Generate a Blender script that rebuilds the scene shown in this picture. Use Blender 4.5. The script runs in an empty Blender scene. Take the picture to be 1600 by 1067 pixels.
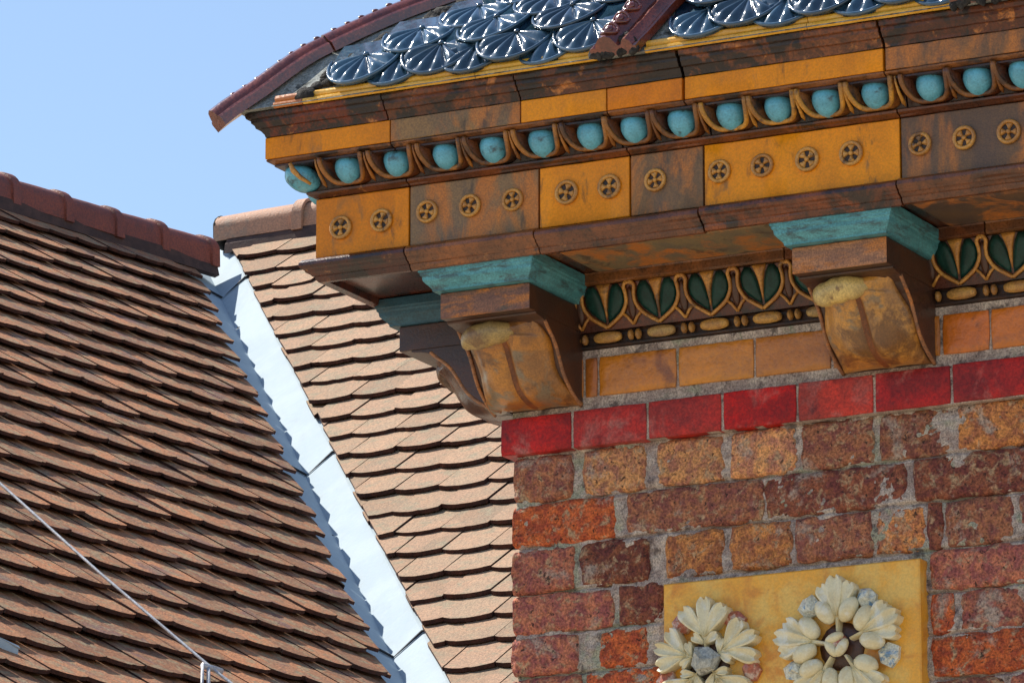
import bpy, math, random
from mathutils import Vector, Matrix, noise
random.seed(11)
S = bpy.context.scene
COL = S.collection

# ------------------------------------------------------------------ camera
AZ, EL = math.radians(27.3), math.radians(14.0)
FPX = 9000.0
CAM = Vector((4.30259, -8.34312, 1.86177))
FW = Vector((-math.sin(AZ)*math.cos(EL), math.cos(AZ)*math.cos(EL), math.sin(EL)))
RT = Vector((math.cos(AZ), math.sin(AZ), 0))
UP = RT.cross(FW)
cd = bpy.data.cameras.new('camera'); cam = bpy.data.objects.new('camera', cd); COL.objects.link(cam)
cd.sensor_width = 36; cd.lens = 36*FPX/1600; cd.clip_start = .1; cd.clip_end = 5000
mw = Matrix((RT, UP, -FW)).transposed().to_4x4(); mw.translation = CAM; cam.matrix_world = mw
S.camera = cam

# ------------------------------------------------------------------ light
SUN = Vector((-0.645, 0.085, 0.762)).normalized()
w = bpy.data.worlds.new('World'); S.world = w; w.use_nodes = True
nt = w.node_tree
bg = nt.nodes['Background']; sky = nt.nodes.new('ShaderNodeTexSky'); sky.sky_type = 'NISHITA'
sky.sun_disc = False; sky.sun_elevation = math.asin(SUN.z); sky.sun_rotation = math.atan2(SUN.x, SUN.y)
sky.air_density = 1.0; sky.dust_density = 0.5; sky.ozone_density = 1.6; sky.altitude = 100
nt.links.new(sky.outputs[0], bg.inputs[0]); bg.inputs[1].default_value = 0.106
sd = bpy.data.lights.new('sun', 'SUN'); sd.energy = 4.6; sd.angle = math.radians(.5); sd.color = (1, .95, .86)
so = bpy.data.objects.new('sun', sd); COL.objects.link(so)
so.rotation_euler = SUN.to_track_quat('Z', 'Y').to_euler(); so.location = (-20, 3, 20)
S.view_settings.view_transform = 'Standard'; S.view_settings.look = 'None'; S.view_settings.gamma = 1
S.view_settings.use_curve_mapping = False; S.view_settings.exposure = 0.66

S.render.engine = 'CYCLES'; S.cycles.max_bounces = 6; S.cycles.diffuse_bounces = 3; S.cycles.glossy_bounces = 3

# ------------------------------------------------------------------ materials
def M(name, c1, c2, scale=30, lo=.38, hi=.62, rough=.6, bump=.25, bscale=250, speck=.25, dirt=None, dscale=10,
      dlo=.55, dhi=.68, damt=.85, stain=None, sscale=25, slo=.6, shi=.7, coat=0, crough=.08, rnd=.0, objcol=False,
      bevel=0.0, spec=.5, stretch=None, fresh=None, pits=None):
    m = bpy.data.materials.new(name); m.use_nodes = True
    N = m.node_tree.nodes; L = m.node_tree.links; P = N['Principled BSDF']
    geo = N.new('ShaderNodeNewGeometry'); pos = geo.outputs['Position']
    oi = N.new('ShaderNodeObjectInfo')
    def nz(sc, det=6, r=.6, dist=0., off=0., st=None):
        n = N.new('ShaderNodeTexNoise'); n.inputs['Scale'].default_value = sc; n.inputs['Detail'].default_value = det
        n.inputs['Roughness'].default_value = r; n.inputs['Distortion'].default_value = dist
        mp = N.new('ShaderNodeMapping'); mp.inputs['Location'].default_value = (off, off*.7, off*1.3)
        if st: mp.inputs['Scale'].default_value = st
        L.new(pos, mp.inputs[0]); L.new(mp.outputs[0], n.inputs['Vector']); return n.outputs[0]
    def mr(x, a, b, c=0, d=1):
        n = N.new('ShaderNodeMapRange'); n.interpolation_type = 'SMOOTHSTEP'
        for i, q in enumerate((a, b, c, d)): n.inputs[i+1].default_value = q
        L.new(x, n.inputs[0]); return n.outputs[0]
    def mix(fac, A, B, mode='MIX'):
        n = N.new('ShaderNodeMix'); n.data_type = 'RGBA'; n.blend_type = mode
        for s, q in ((n.inputs[0], fac), (n.inputs[6], A), (n.inputs[7], B)):
            if isinstance(q, (int, float)): s.default_value = q
            elif isinstance(q, tuple): s.default_value = (*q, 1)
            else: L.new(q, s)
        return n.outputs[2]
    def grey(x):
        n = N.new('ShaderNodeCombineColor')
        for i in range(3): L.new(x, n.inputs[i])
        return n.outputs[0]
    c = mix(mr(nz(scale, 4, .62, .3, 0, stretch), lo, hi), c1, c2)
    if objcol: c = mix(1.0, c, oi.outputs['Color'], 'MULTIPLY')
    if rnd: c = mix(1.0, c, grey(mr(oi.outputs['Random'], 0, 1, 1-rnd, 1+rnd)), 'MULTIPLY')
    if fresh: c = mix(mr(oi.outputs['Random'], .78, .97, 0, .75), c, fresh)
    if stain: c = mix(mr(nz(sscale, 4, .65, .5, 3.7, stretch), slo, shi, 0, .9), c, stain)
    if dirt: c = mix(mr(nz(dscale, 5, .68, .4, 9.1, stretch), dlo, dhi, 0, damt), c, dirt)
    f = nz(bscale, 2, .65, 0, 1.3)
    if speck: c = mix(1.0, c, grey(mr(f, .3, .7, 1-speck, 1+speck)), 'MULTIPLY')
    if pits: c = mix(mr(nz(pits, 3, .6, .6, 6.3), .60, .68, 0, .85), c, (.035, .022, .018))
    L.new(c, P.inputs['Base Color'])
    P.inputs['Specular IOR Level'].default_value = spec
    L.new(mr(f, .3, .7, max(.03, rough-.08), min(1, rough+.10)), P.inputs['Roughness'])
    if coat:
        P.inputs['Coat Weight'].default_value = coat; P.inputs['Coat Roughness'].default_value = crough
    nrm = None
    if bevel:
        bv = N.new('ShaderNodeBevel'); bv.samples = 2; bv.inputs[0].default_value = bevel; nrm = bv.outputs[0]
        if coat: L.new(nrm, P.inputs['Coat Normal'])
    if bump:
        add = N.new('ShaderNodeMath'); add.operation = 'ADD'
        L.new(f, add.inputs[0]); L.new(nz(bscale*.22, 3, .7, .3, 2.2), add.inputs[1])
        b = N.new('ShaderNodeBump'); b.inputs['Strength'].default_value = bump; b.inputs['Distance'].default_value = .8/bscale
        L.new(add.outputs[0], b.inputs['Height'])
        if nrm: L.new(nrm, b.inputs['Normal'])
        nrm = b.outputs[0]
    if nrm: L.new(nrm, P.inputs['Normal'])
    return m

BLK = (.018, .013, .011)
mt = {}
mt['orange'] = M('orange_glaze', (.86, .285, .006), (.72, .235, .008), 9, rough=.38, bump=.12, bscale=300, speck=.12,
                 dirt=(.11, .055, .025), dscale=17, dlo=.57, dhi=.72, damt=.8, stain=(.30, .15, .05), sscale=12, slo=.58, shi=.72, objcol=True, bevel=.0025, coat=.15, crough=.12, spec=.22, stretch=(1.3, 1, .5))
mt['worn'] = M('worn_terracotta', (.24, .135, .058), (.17, .105, .06), 14, rough=.6, bump=.25, bscale=320, speck=.22,
               stain=(.54, .18, .03), sscale=10, slo=.46, shi=.62, dirt=(.09, .06, .04), dscale=20, dlo=.56, dhi=.70, objcol=True, bevel=.0025, stretch=(1.3, 1, .5), coat=.12, crough=.2)
mt['brown'] = M('brown_glaze', (.20, .062, .018), (.10, .034, .014), 16, rough=.34, bump=.2, bscale=260, speck=.25,
                dirt=BLK, dscale=14, dlo=.50, dhi=.64, damt=.9, stain=(.34, .14, .045), sscale=30, slo=.62, shi=.72, objcol=True, bevel=.002, coat=.3, crough=.2)
mt['crown'] = M('grimy_brown_glaze', (.20, .062, .018), (.10, .034, .014), 16, rough=.45, bump=.4, bscale=200, speck=.35,
                dirt=BLK, dscale=13, dlo=.46, dhi=.56, damt=.95, stain=(.45, .16, .035), sscale=22, slo=.58, shi=.66, objcol=True, bevel=.002, coat=.15, crough=.25)
mt['goldline'] = M('ochre_glaze', (.62, .30, .06), (.44, .19, .04), 25, rough=.4, bump=.2, bscale=320, speck=.22, dirt=(.07, .04, .025), dscale=26, dlo=.54, dhi=.68, bevel=0, coat=.2, crough=.2)
mt['cuprim'] = M('ochre_brown_glaze', (.42, .175, .03), (.22, .085, .022), 22, rough=.38, bump=.25, bscale=300, speck=.2, dirt=(.05, .025, .018), dscale=24, dlo=.50, dhi=.64, coat=.25, crough=.2, objcol=True)
mt['pocket'] = M('dark_pocket', (.05, .022, .012), (.025, .015, .012), 30, rough=.5, bump=.2)
mt['egg'] = M('turquoise_egg', (.13, .46, .60), (.10, .37, .48), 35, rough=.35, bump=.10, bscale=300, speck=.12,
              dirt=(.035, .055, .06), dscale=34, dlo=.55, dhi=.70, damt=.85, stain=(.09, .22, .26), sscale=120, slo=.60, shi=.72, coat=.3, crough=.2)
mt['turq'] = M('turquoise_cap', (.105, .355, .40), (.07, .27, .31), 22, rough=.45, bump=.2, bscale=300, speck=.25,
               dirt=(.05, .085, .095), dscale=20, dlo=.49, dhi=.66, bevel=.002, stretch=(1, 1, 4), objcol=True)
mt['block'] = M('console_block', (.36, .17, .085), (.22, .11, .07), 26, rough=.6, bump=.3, bscale=300, speck=.3, stain=(.50, .17, .035), sscale=16, slo=.5, shi=.66,
                dirt=(.12, .085, .06), dscale=24, dlo=.56, dhi=.7, bevel=.002, objcol=True, stretch=(1, 1, 3))
mt['leaf'] = M('console_leaf', (.52, .23, .040), (.33, .155, .05), 17, rough=.36, bump=.25, bscale=300, speck=.18,
               stain=(.22, .165, .10), sscale=12, slo=.50, shi=.60, dirt=(.13, .052, .018), dscale=12, dlo=.50, dhi=.62, damt=.8, objcol=True, coat=.4, crough=.18)
mt['roll'] = M('console_roll', (.56, .37, .13), (.40, .27, .11), 20, rough=.45, bump=.2, bscale=300, speck=.2, dirt=(.20, .10, .04), dscale=22, dlo=.52, dhi=.66, objcol=True, coat=.2, crough=.25)
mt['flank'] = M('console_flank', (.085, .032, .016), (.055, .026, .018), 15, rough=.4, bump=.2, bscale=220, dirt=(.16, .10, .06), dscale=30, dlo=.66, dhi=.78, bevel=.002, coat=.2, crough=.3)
mt['groove'] = M('groove_glaze', (.26, .085, .025), (.17, .06, .022), 20, rough=.45, bump=.2)
mt['green'] = M('dark_green_glaze', (.004, .034, .026), (.007, .05, .040), 40, rough=.38, bump=.12, bscale=260, coat=.15, crough=.2, spec=.3)
mt['bead'] = M('bead_glaze', (.55, .30, .07), (.40, .20, .06), 40, rough=.4, bump=.2, bscale=320, dirt=(.15, .10, .06), dscale=40, dlo=.56, dhi=.7, objcol=True)
mt['red'] = M('red_glazed_brick', (.52, .016, .012), (.28, .014, .013), 14, rough=.42, bump=.25, bscale=240, speck=.25,
              stain=(.44, .16, .13), sscale=15, slo=.50, shi=.74, dirt=(.07, .02, .022), dscale=24, dlo=.57, dhi=.74, damt=.7, objcol=True, bevel=.003, coat=0, spec=.25)
mt['tileo'] = M('orange_wall_tile', (.62, .20, .010), (.52, .17, .012), 16, rough=.34, bump=.22, bscale=120, speck=.1,
                stain=(.26, .08, .015), sscale=13, slo=.54, shi=.70, objcol=True, bevel=.003, coat=.35, crough=.15)
mt['brick'] = M('old_brick', (.50, .20, .085), (.29, .10, .07), 45, rough=.85, bump=1.0, bscale=230, speck=.4, pits=130,
                stain=(.46, .30, .17), sscale=55, slo=.52, shi=.68, dirt=(.42, .34, .27), dscale=15, dlo=.55, dhi=.68, damt=.8, objcol=True, spec=.25)
mt['mortar'] = M('lime_mortar', (.56, .46, .375), (.36, .275, .235), 30, rough=.9, bump=.8, bscale=380, speck=.4,
                 stain=(.34, .34, .24), sscale=9, slo=.54, shi=.64, dirt=(.10, .075, .07), dscale=38, dlo=.53, dhi=.66, damt=.8, spec=.2)
mt['panel'] = M('yellow_panel', (.90, .42, .035), (.88, .53, .11), 14, rough=.45, bump=.15, bscale=260, speck=.08,
                stain=(.72, .27, .025), sscale=18, slo=.47, shi=.66, dirt=(.35, .2, .08), dscale=60, dlo=.68, dhi=.76, damt=.6, bevel=.002, coat=.15, crough=.3)
mt['cream'] = M('cream_ceramic', (.80, .72, .47), (.72, .60, .34), 35, rough=.42, bump=.12, bscale=300, speck=.06,
                stain=(.80, .76, .60), sscale=30, slo=.5, shi=.64, dirt=(.42, .28, .12), dscale=70, dlo=.64, dhi=.78, damt=.55, coat=.25, crough=.25)
mt['gemblue'] = M('pale_blue_ceramic', (.66, .66, .55), (.20, .33, .48), 55, .55, .64, rough=.35, bump=.2, bscale=240, coat=.3)
mt['gemred'] = M('dull_red_ceramic', (.42, .12, .07), (.60, .42, .32), 60, .45, .6, rough=.35, bump=.2, bscale=240, coat=.3)
mt['gemgrey'] = M('grey_ceramic', (.30, .32, .30), (.46, .45, .38), 45, rough=.35, bump=.2, bscale=240, coat=.3, dirt=(.08, .08, .08), dscale=60, dlo=.55, dhi=.65)
mt['shell'] = M('blue_black_glaze', (.022, .058, .092), (.032, .080, .125), 25, rough=.12, bump=.05, bscale=90, speck=.12, coat=.9, crough=.06, rnd=.35, spec=.6, dirt=(.10, .11, .11), dscale=18, dlo=.60, dhi=.76, damt=.45)
mt['shellrim'] = mt['shell']
mt['gold'] = M('yellow_edging', (.88, .48, .05), (.82, .42, .045), 25, rough=.28, bump=.08, bscale=240, speck=.08, coat=.5, dirt=(.35, .17, .03), dscale=30, dlo=.60, dhi=.75, damt=.6, objcol=True)
mt['maroon'] = M('maroon_glaze', (.21, .046, .024), (.13, .030, .018), 25, rough=.18, bump=.06, bscale=200, coat=.9, crough=.06, dirt=(.05, .02, .015), dscale=30, dlo=.58, dhi=.7)
mt['concrete'] = M('lichened_concrete', (.34, .35, .32), (.22, .23, .21), 40, rough=.9, bump=.7, bscale=260, speck=.35, dirt=(.035, .035, .03), dscale=24, dlo=.55, dhi=.64, spec=.2)
mt['moss'] = M('dark_mortar', (.03, .027, .025), (.06, .055, .05), 60, rough=.95, bump=.9, bscale=200, spec=.2)
mt['tileA'] = M('weathered_clay_tile', (.41, .170, .075), (.31, .150, .078), 13, rough=.8, bump=.5, bscale=130, speck=.34, rnd=.24, fresh=(.50, .20, .085),
                stain=(.20, .105, .085), sscale=5.5, slo=.54, shi=.66, dirt=(.30, .235, .135), dscale=20, dlo=.50, dhi=.60, damt=.75, spec=.25)
mt['tileB'] = M('pale_clay_tile', (.385, .235, .142), (.335, .225, .142), 9, rough=.8, bump=.45, bscale=130, speck=.3, rnd=.15, fresh=(.38, .225, .14),
                stain=(.39, .235, .145), sscale=4, slo=.5, shi=.6, dirt=(.265, .225, .145), dscale=16, dlo=.50, dhi=.64, damt=.75, spec=.25)
mt['edge'] = M('shade_darkened_clay', (.085, .036, .026), (.05, .026, .022), 30, rough=.9, bump=.3, bscale=150, spec=.2)  # near-black tile edges and undersides: shade below each course painted into the clay
mt['under'] = M('tile_batten', (.10, .045, .028), (.07, .035, .025), 20, rough=.9, bump=.3)
mt['ridgeA'] = M('dark_red_ridge_tile', (.25, .065, .038), (.20, .055, .036), 8, rough=.6, bump=.35, bscale=150, speck=.3, rnd=.1, dirt=(.12, .05, .04), dscale=14, dlo=.55, dhi=.7)
mt['ridgeB'] = M('pale_ridge_tile', (.50, .26, .155), (.44, .24, .15), 8, rough=.7, bump=.35, bscale=150, speck=.2, dirt=(.33, .24, .17), dscale=10, dlo=.52, dhi=.68)
mt['bed'] = M('ridge_mortar', (.09, .05, .04), (.06, .035, .03), 20, rough=.9, bump=.5)
mt['sheet'] = M('painted_sheet_metal', (.46, .54, .59), (.42, .50, .55), 4, spec=.08, rough=.75, bump=.08, bscale=60, speck=.04, dirt=(.33, .36, .37), dscale=6, dlo=.56, dhi=.8, damt=.5)
mt['seam'] = M('dark_seam', (.03, .035, .04), (.02, .02, .025), 20, rough=.8, bump=0)
mt['wire'] = M('galvanised_wire', (.55, .56, .58), (.42, .43, .45), 30, rough=.4, bump=.1)
mt['ground'] = M('paving', (.36, .295, .215), (.31, .255, .185), .7, rough=.9, bump=.3, bscale=20)
mt['plaster'] = M('plain_wall', (.40, .30, .22), (.36, .27, .2), 2, rough=.9, bump=.3, bscale=60)

# ------------------------------------------------------------------ mesh helpers
class MB:
    def __init__(s): s.v = []; s.f = []; s.mi = []; s.cur = 0
    def add(s, vs, fs):
        o = len(s.v); s.v += [tuple(q) for q in vs]; s.f += [tuple(i+o for i in q) for q in fs]; s.mi += [s.cur]*len(fs)
    def box(s, x0, x1, y0, y1, z0, z1):
        s.add([(x0,y0,z0),(x1,y0,z0),(x1,y1,z0),(x0,y1,z0),(x0,y0,z1),(x1,y0,z1),(x1,y1,z1),(x0,y1,z1)],
              [(0,3,2,1),(4,5,6,7),(0,1,5,4),(1,2,6,5),(2,3,7,6),(3,0,4,7)])
    def loft(s, rings, closed=True, caps=True):
        n = len(rings[0]); vs = [q for r in rings for q in r]; fs = []
        for i in range(len(rings)-1):
            for j in range(n if closed else n-1):
                k = (j+1) % n; fs.append((i*n+j, i*n+k, (i+1)*n+k, (i+1)*n+j))
        if caps: fs.append(tuple(range(n-1, -1, -1))); fs.append(tuple((len(rings)-1)*n+j for j in range(n)))
        s.add(vs, fs)
    def tube(s, pts, r, n=8, taper=None):
        pts = [Vector(p) for p in pts]; rings = []; pu = None
        for i, p in enumerate(pts):
            t = (pts[min(i+1, len(pts)-1)] - pts[max(i-1, 0)]).normalized()
            if pu is None: pu = t.orthogonal().normalized()
            pu = (pu - t*pu.dot(t)).normalized(); q = t.cross(pu)
            rr = r*(taper[i] if taper else 1)
            rings.append([p + pu*math.cos(2*math.pi*j/n)*rr + q*math.sin(2*math.pi*j/n)*rr for j in range(n)])
        s.loft(rings)
    def ell(s, c, ax, nu=16, nv=10, jit=0):
        # ax: three axis vectors
        c = Vector(c); A = [Vector(q) for q in ax]; vs = []; fs = []
        for i in range(nv+1):
            t = math.pi*i/nv
            for j in range(nu):
                u = 2*math.pi*j/nu
                d = A[0]*math.sin(t)*math.cos(u) + A[1]*math.sin(t)*math.sin(u) + A[2]*math.cos(t)
                if jit: d *= 1 + jit*noise.noise((c+d)*90)
                vs.append(c+d)
        for i in range(nv):
            for j in range(nu):
                k = (j+1) % nu; fs.append((i*nu+j, (i+1)*nu+j, (i+1)*nu+k, i*nu+k))
        s.add(vs, fs)
    def pad(s, outline, fn, h, skirt=.006, rings=3):
        # convex cushion over a planar outline; fn(u,v,h)->world point
        n = len(outline); cu = sum(p[0] for p in outline)/n; cv = sum(p[1] for p in outline)/n
        vs = [fn(u, v, -skirt) for u, v in outline]
        for k in range(rings):
            t = k/rings; hh = h*math.sqrt(max(0, 1-(1-t)**2)) if k else 0
            vs += [fn(cu+(u-cu)*(1-t*.95), cv+(v-cv)*(1-t*.95), hh) for u, v in outline]
        vs.append(fn(cu, cv, h)); fs = []
        for r in range(rings):
            for j in range(n):
                k = (j+1) % n; fs.append((r*n+j, r*n+k, (r+1)*n+k, (r+1)*n+j))
        for j in range(n): fs.append((rings*n+j, rings*n+(j+1) % n, len(vs)-1))
        s.add(vs, fs)
    def data(s, name, mats, smooth=False, fix=True):
        me = bpy.data.meshes.new(name); me.from_pydata(s.v, [], s.f); me.update()
        for m in (mats if isinstance(mats, (list, tuple)) else [mats]): me.materials.append(mt[m])
        for p, i in zip(me.polygons, s.mi): p.material_index = i; p.use_smooth = smooth
        if fix:
            import bmesh
            b = bmesh.new(); b.from_mesh(me); bmesh.ops.recalc_face_normals(b, faces=b.faces); b.to_mesh(me); b.free()
        return me
    def build(s, name, mats, parent=None, smooth=False, col=None, angle=None):
        me = s.data(name, mats, smooth)
        if angle: me.set_sharp_from_angle(angle=math.radians(angle))
        return link(name, me, parent, col)
def link(name, me, parent=None, col=None):
    o = bpy.data.objects.new(name, me); COL.objects.link(o)
    if parent: o.parent = parent
    if col: o.color = (*col, 1)
    return o
def thing(name, label, cat, group=None, loc=(0, 0, 0), rz=0):
    o = bpy.data.objects.new(name, None); COL.objects.link(o); o.location = loc; o.rotation_euler = (0, 0, rz); o.empty_display_size = .1
    o['label'] = label; o['category'] = cat
    if group: o['group'] = group
    return o
def nzf(p, s=1.0): return noise.noise(Vector(p)*s)
def smoothpts(P, k=6):
    # Catmull-Rom through points
    P = [Vector(p) for p in P]; out = []
    for i in range(len(P)-1):
        a, b, c, d = P[max(i-1, 0)], P[i], P[i+1], P[min(i+2, len(P)-1)]
        for j in range(k):
            t = j/k
            out.append(.5*((2*b)+(c-a)*t+(2*a-5*b+4*c-d)*t*t+(3*b-a-3*c+d)*t**3))
    out.append(P[-1]); return out
Z0 = 4.0   # underside of the red glazed course

# ------------------------------------------------------------------ ground
g = MB(); g.add([(-600,-600,0),(600,-600,0),(600,600,0),(-600,600,0)], [(0,1,2,3)])
o = g.build('ground', 'ground'); o['kind'] = 'structure'

# ------------------------------------------------------------------ main roofs behind
PV = Vector((-4.571, 7.392, 5.929))
sA, sB = math.radians(36), math.radians(35); bA = math.radians(79.3)
hA = Vector((math.cos(bA), math.sin(bA), 0)); uA = Vector((-math.sin(bA)*math.cos(sA), math.cos(bA)*math.cos(sA), math.sin(sA))); nA = hA.cross(uA)
hB = Vector((1, 0, 0)); uB = Vector((0, math.cos(sB), math.sin(sB))); nB = hB.cross(uB)
VD = nA.cross(nB); VD *= (1 if VD.z > 0 else -1); VD.normalize()
def PA(h, v, n=0): return PV + hA*h + uA*v + nA*n
def PB(h, v, n=0): return PV + hB*h + uB*v + nB*n
kA = VD.dot(hA)/VD.dot(uA); kB = VD.dot(hB)/VD.dot(uB)
def proj(P):
    d = P - CAM; t = d.dot(FW); return 800 + FPX*d.dot(RT)/t, 533.5 - FPX*d.dot(UP)/t

def tile_data(name, w, Ln, t, arc, mat, cut=None):
    """clay tile: x across, y up the slope, z out; cut = (point2d, normal2d) drops the far side"""
    n = 10; xs = [-w/2 + w*i/n for i in range(n+1)]
    pts = [(x + random.uniform(-.0008, .0008), arc*abs(2*x/w)**2.1 + random.uniform(-.0016, .0016) + (.007 if random.random() < .03 else 0)) for x in xs] + [(w/2, Ln), (-w/2, Ln)]
    if cut:
        (cx, cy), (nx, ny) = cut; out = []
        for i in range(len(pts)):
            a, b = pts[i], pts[(i+1) % len(pts)]
            da = (a[0]-cx)*nx+(a[1]-cy)*ny; db = (b[0]-cx)*nx+(b[1]-cy)*ny
            if da <= 0: out.append(a)
            if (da <= 0) != (db <= 0):
                q = da/(da-db); out.append((a[0]+(b[0]-a[0])*q, a[1]+(b[1]-a[1])*q))
        pts = out
        if len(pts) < 3: return None
        ar = abs(sum(pts[i][0]*pts[(i+1) % len(pts)][1]-pts[(i+1) % len(pts)][0]*pts[i][1] for i in range(len(pts))))/2
        if ar < .004: return None
    m = MB(); N = len(pts); sag = random.uniform(-.0015, .0015)
    m.add([(x, y, 0) for x, y in pts] + [(x, y, t + sag*(2*x/w)**2) for x, y in pts],
          [tuple(range(N-1, -1, -1)), tuple(range(N, 2*N))] + [(i, (i+1) % N, N+(i+1) % N, N+i) for i in range(N)])
    m.mi = [1, 0] + [1]*(len(m.f)-2)
    return m.data(name, [mat, 'edge'])

def lay_tiles(root, P, h, u, n, w, expo, Ln, t, arc, mat, rows, cols, v0, offs, limit, k, edge, keep, vis):
    """edge: signed side of the valley; k: valley slope h = k*v; keep(h,v) range test"""
    random.seed(77)
    var = [tile_data('roof_tile', w-.004, Ln, t, arc, mat) for _ in range(16)]
    cand = []
    for i in rows:
        v = v0 + i*expo
        for j in cols:
            hh = (j + (.5 if i % 2 else 0))*w + offs
            if not keep(hh, v): continue
            side = (hh - k*(v+Ln*.45))*edge
            if side < limit - w*1.1: continue
            vb = random.uniform(-.008, .008) - (.016 if random.random() < .03 else 0)
            tilt = math.asin((.037 if edge < 0 else .028)/Ln)
            rz = random.uniform(-.012, .012)
            R = Matrix((h, u, n)).transposed().to_4x4() @ Matrix.Rotation(-tilt + random.uniform(-.006, .006), 4, 'X') @ Matrix.Rotation(rz, 4, 'Z')
            loc = P(hh + random.uniform(-.002, .002), v + vb, .034 + random.uniform(-.003, .003))
            R.translation = loc; me = var[random.randrange(16)]
            if side < limit + w*1.2:
                # line h = k*v + edge*limit in tile-local coordinates, cut kept parallel to the valley
                lim = limit + (random.uniform(-.010, .014) if edge < 0 else random.uniform(-.003, .004))
                px = k*v + edge*lim - hh; nx, ny = -edge, edge*k
                L = math.hypot(nx, ny); me = tile_data('roof_tile', w-.004, Ln, t, arc, mat, ((px, 0), (nx/L, ny/L)))
                if me is None: continue
            x, y = proj(loc + u*expo*.5)
            cand.append((0 if vis(x, y) else 1, (x-700)**2+(y-560)**2, R, me))
    cand.sort(key=lambda q: q[:2])
    for vis_, _, R, me in cand[:300]:
        o = link('roof_tile', me, root); o.matrix_local = R
    rest = MB()
    for _, _, R, me in cand[300:]:
        rest.add([R @ q.co for q in me.vertices], [tuple(p.vertices) for p in me.polygons])
        rest.mi[-len(me.polygons):] = [p.material_index for p in me.polygons]
    if rest.v:
        o = rest.build('outer_roof_tiles', [mat, 'edge'], root); o['kind'] = 'stuff'
    return len(cand)

def ridge_tile(name, A, B, rad, lat, up, mat, parent, flare=.009, n=14, drop=.6):
    """half-round ridge tile from A to B with a collar at the A end"""
    A, B = Vector(A), Vector(B); L = (B-A).length; d = (B-A)/L
    m = MB(); rings = []
    for t, r in ((0, rad+flare), (.040/L, rad+flare), (.043/L, rad+.001), (.5, rad), (1, rad-.004)):
        c = A + d*(L*t); o = []; i_ = []
        for j in range(n+1):
            a_ = math.pi*j/n
            o.append(c + lat*math.cos(a_)*r*1.05 + up*(math.sin(a_)*r - (drop*r if j in (0, n) else 0)))
            i_.append(c + lat*math.cos(a_)*(r-.012)*1.05 + up*(math.sin(a_)*(r-.012) - (drop*r if j in (0, n) else 0)))
        rings.append(o + i_[::-1])
    m.loft(rings); return m.build(name, mat, parent, smooth=True, angle=40)

# left roof
ra = thing('left_roof', 'weathered brown clay tile roof sloping down to the right, at left', 'roof')
m = MB(); m.add([PA(-5.2, -4.0), PA(-4.0*kA-.16, -4.0), PA(2.16*kA-.16, 2.16), PA(-5.2, 2.16)], [(0, 1, 2, 3)])
m.add([PA(-5.2, -4.0, -.06), PA(-4.0*kA-.12, -4.0, -.06), PA(2.16*kA-.12, 2.16, -.06), PA(-5.2, 2.16, -.06)], [(3, 2, 1, 0)])
m.build('roof_deck', 'under', ra)
def visA(x, y): return -45 < x < 640 and 270 < y < 1100
lay_tiles(ra, PA, hA, uA, nA, .151, .1855, .30, .011, .021, 'tileA', range(-30, 4), range(-34, 14), 1.315+.1855*3, .03, .112, kA, -1,
          lambda h, v: h > -5.1 and v < 1.99, visA)
# ridge of left roof: collared half round tiles running to the valley head
rv, rn = 2.13, .045
latA = uA.copy(); latA.z = 0; latA.normalize()
for i in range(25):
    h1 = 1.435 - i*.262; h0 = h1 - .285
    ridge_tile('ridge_tile', PA(h1, rv+.012*math.sin(i*2), rn), PA(h0, rv, rn), .070, latA, Vector((0, 0, 1)), 'ridgeA', ra)
m = MB(); m.loft([[PA(h, rv-.10, .012), PA(h, rv-.115, .03), PA(h, rv-.075, .062), PA(h, rv+.1, .07), PA(h, rv+.1, -.02)] for h in [-5.29+.12*i for i in range(57)]])
m.build('ridge_bedding', 'bed', ra)
m = MB(); m.box(-9.5, -7.5, 1.0, 8.0, .0, 3.2); m.build('house_wall', 'plaster', ra)

# right roof
rb = thing('right_roof', 'pale sunlit clay tile roof between the metal valley and the brick wall', 'roof')
m = MB(); m.add([PB(-4*kB+.2, -4.0), PB(4.6, -4.0), PB(4.6, 2.4), PB(2.4*kB+.14, 2.4)], [(0, 1, 2, 3)])
m.add([PB(-4*kB+.2, -4.0, -.06), PB(4.6, -4.0, -.06), PB(4.6, 2.4, -.06), PB(2.4*kB+.14, 2.4, -.06)], [(3, 2, 1, 0)])
m.build('roof_deck', 'under', rb)
def visB(x, y): return 370 < x < 830 and 330 < y < 1100 and not (x > 520 and y < 400)
lay_tiles(rb, PB, hB, uB, nB, .1625, .182, .30, .013, .022, 'tileB', range(-21, 13), range(-14, 28), -.012, .096, .138, kB, 1,
          lambda h, v: v < 2.2 and h < 4.5, visB)
for i in range(17):
    h0 = -1.455 + i*.33; h1 = h0 + .36
    ridge_tile('ridge_tile', PB(h1, 2.43 + .035*min(3, i+1), .05), PB(h0, 2.43+.035*min(3, i), .055 - .004*min(3, i)), .070, Vector((0, 1, 0)), Vector((0, 0, 1)), 'ridgeB', rb, flare=.014)
m = MB(); m.loft([[PB(h, 2.30+.1*min(1, h+1.4), .025), PB(h, 2.33+.1*min(1, h+1.4), .05), PB(h, 2.45+.1*min(1, h+1.4), .09), PB(h, 2.5+.1*min(1, h+1.4), -.05)] for h in [-1.40+.1*i for i in range(58)]])
m.build('ridge_bedding', 'bed', rb)
m = MB(); m.ell(PB(-1.455, 2.425, .06), ((.02, 0, 0), (0, .062, 0), (0, 0, .062)), 12, 8, .25); m.build('ridge_end_shade', 'moss', rb, smooth=True)  # dark lump standing in for the shade inside the open ridge end
m = MB(); m.box(-2.6, 2.4, 7.6, 8.0, 0, 3.6); m.build('house_wall', 'plaster', rb)

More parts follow.
